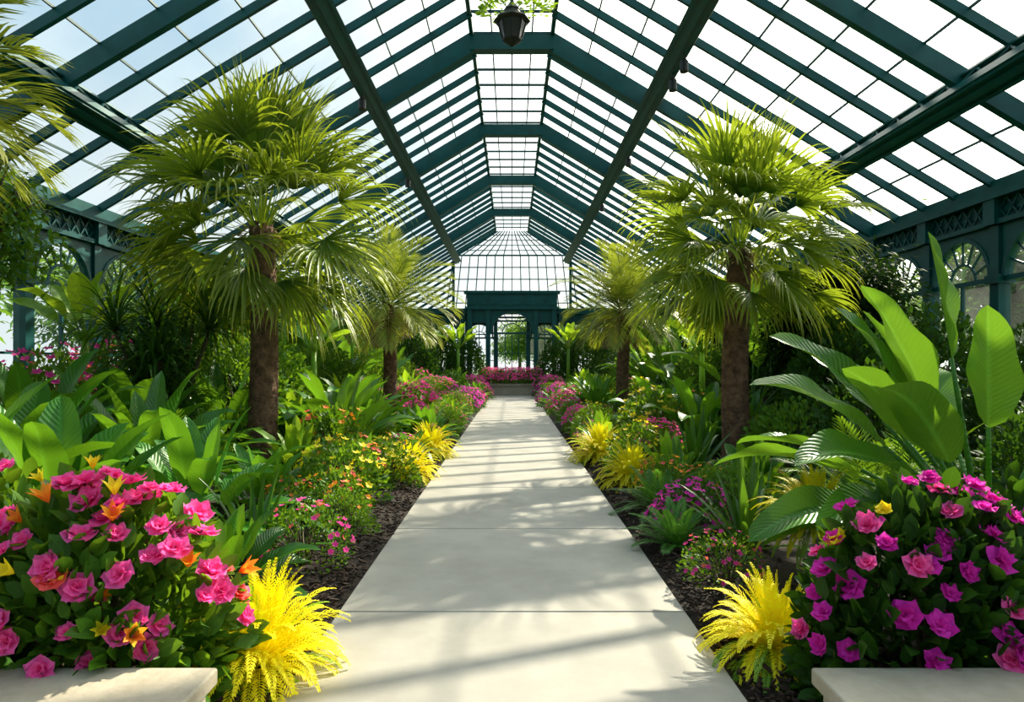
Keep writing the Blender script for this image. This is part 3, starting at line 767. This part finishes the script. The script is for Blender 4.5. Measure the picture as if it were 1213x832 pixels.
obj('hanging_vine',PM['bask'],(0,11.2,7.42),0,(1.2,1,.8))
mb=MB()
lathe(mb,[(0,-.16),(.07,-.16),(.075,-.15),(.075,.02),(.05,.06),(0,.07)],12,0)
tube(mb,[(0,0,.05),(0,0,.24)],.012,6,0)
sm=mb.build('spotlight',[M_iron],False)
for (sx,y) in ((1,11.5),(1,12.3),(1,17),(-1,13.2),(1,22),(-1,19)):
    o=obj('spotlight',sm,(sx*2.93,y,rz(3.08)-.62),0,1)

# outside trees
random.seed(5)
for i in range(22):
    sd=random.choice((-1,1));obj('garden_tree',PM['treeO'],(sd*U(15,24),U(6,50),-.1),U(0,6),U(.7,1.0))
for i in range(7): obj('garden_tree',PM['treeO'],(U(-16,16),U(50,62),-.1),U(0,6),U(.7,.9))

# ------------------------------------------------------------ light & sky
SUN=Vector((0.48,0.62,0.60)).normalized()
sl=bpy.data.lights.new('sun','SUN');sl.energy=11.5;sl.angle=radians(0.8);sl.color=(1,.87,.68)
so=bpy.data.objects.new('sun',sl);COL.objects.link(so);so.rotation_euler=SUN.to_track_quat('Z','Y').to_euler();so.location=(10,14,16)
w=bpy.data.worlds.new('sky');scene.world=w;w.use_nodes=True;nt=w.node_tree;nt.nodes.clear();N=nt.nodes;L=nt.links
out=N.new('ShaderNodeOutputWorld');bg=N.new('ShaderNodeBackground');tc=N.new('ShaderNodeTexCoord')
nrm=N.new('ShaderNodeVectorMath');nrm.operation='NORMALIZE';L.new(tc.outputs['Generated'],nrm.inputs[0])
sep=N.new('ShaderNodeSeparateXYZ');L.new(nrm.outputs[0],sep.inputs[0])
cr=N.new('ShaderNodeValToRGB');e=cr.color_ramp.elements
e[0].position=0.0;e[0].color=(.90,.95,.97,1);e[1].position=.6;e[1].color=(.30,.56,.80,1)
L.new(sep.outputs['Z'],cr.inputs['Fac'])
dt=N.new('ShaderNodeVectorMath');dt.operation='DOT_PRODUCT';dt.inputs[1].default_value=SUN;L.new(nrm.outputs[0],dt.inputs[0])
mr=N.new('ShaderNodeMapRange');mr.inputs['From Min'].default_value=.45;mr.inputs['From Max'].default_value=1.0;L.new(dt.outputs['Value'],mr.inputs['Value'])
pw=N.new('ShaderNodeMath');pw.operation='POWER';pw.inputs[1].default_value=4.5;L.new(mr.outputs[0],pw.inputs[0])
nz=N.new('ShaderNodeTexNoise');nz.inputs['Scale'].default_value=3.0;nz.inputs['Detail'].default_value=8;L.new(nrm.outputs[0],nz.inputs['Vector'])
cc=N.new('ShaderNodeMapRange');cc.inputs['From Min'].default_value=.42;cc.inputs['From Max'].default_value=.72;cc.inputs['To Max'].default_value=.85;L.new(nz.outputs['Fac'],cc.inputs['Value'])
m1=N.new('ShaderNodeMix');m1.data_type='RGBA';L.new(cc.outputs[0],m1.inputs['Factor']);L.new(cr.outputs['Color'],m1.inputs['A']);m1.inputs['B'].default_value=(.92,.94,.95,1)
m2=N.new('ShaderNodeMix');m2.data_type='RGBA';L.new(pw.outputs[0],m2.inputs['Factor']);L.new(m1.outputs['Result'],m2.inputs['A']);m2.inputs['B'].default_value=(9,8.3,7.0,1)
L.new(m2.outputs['Result'],bg.inputs['Color']);bg.inputs['Strength'].default_value=1.08;L.new(bg.outputs[0],out.inputs['Surface'])

scene.view_settings.view_transform='Standard'
scene.view_settings.look='None'
cam=bpy.data.cameras.new('camera');cam.sensor_width=36;cam.lens=36*800/1213;cam.shift_y=15/1213
co=bpy.data.objects.new('camera',cam);COL.objects.link(co);co.location=(0,0,1.6);co.rotation_euler=(radians(90),0,0)
scene.camera=co
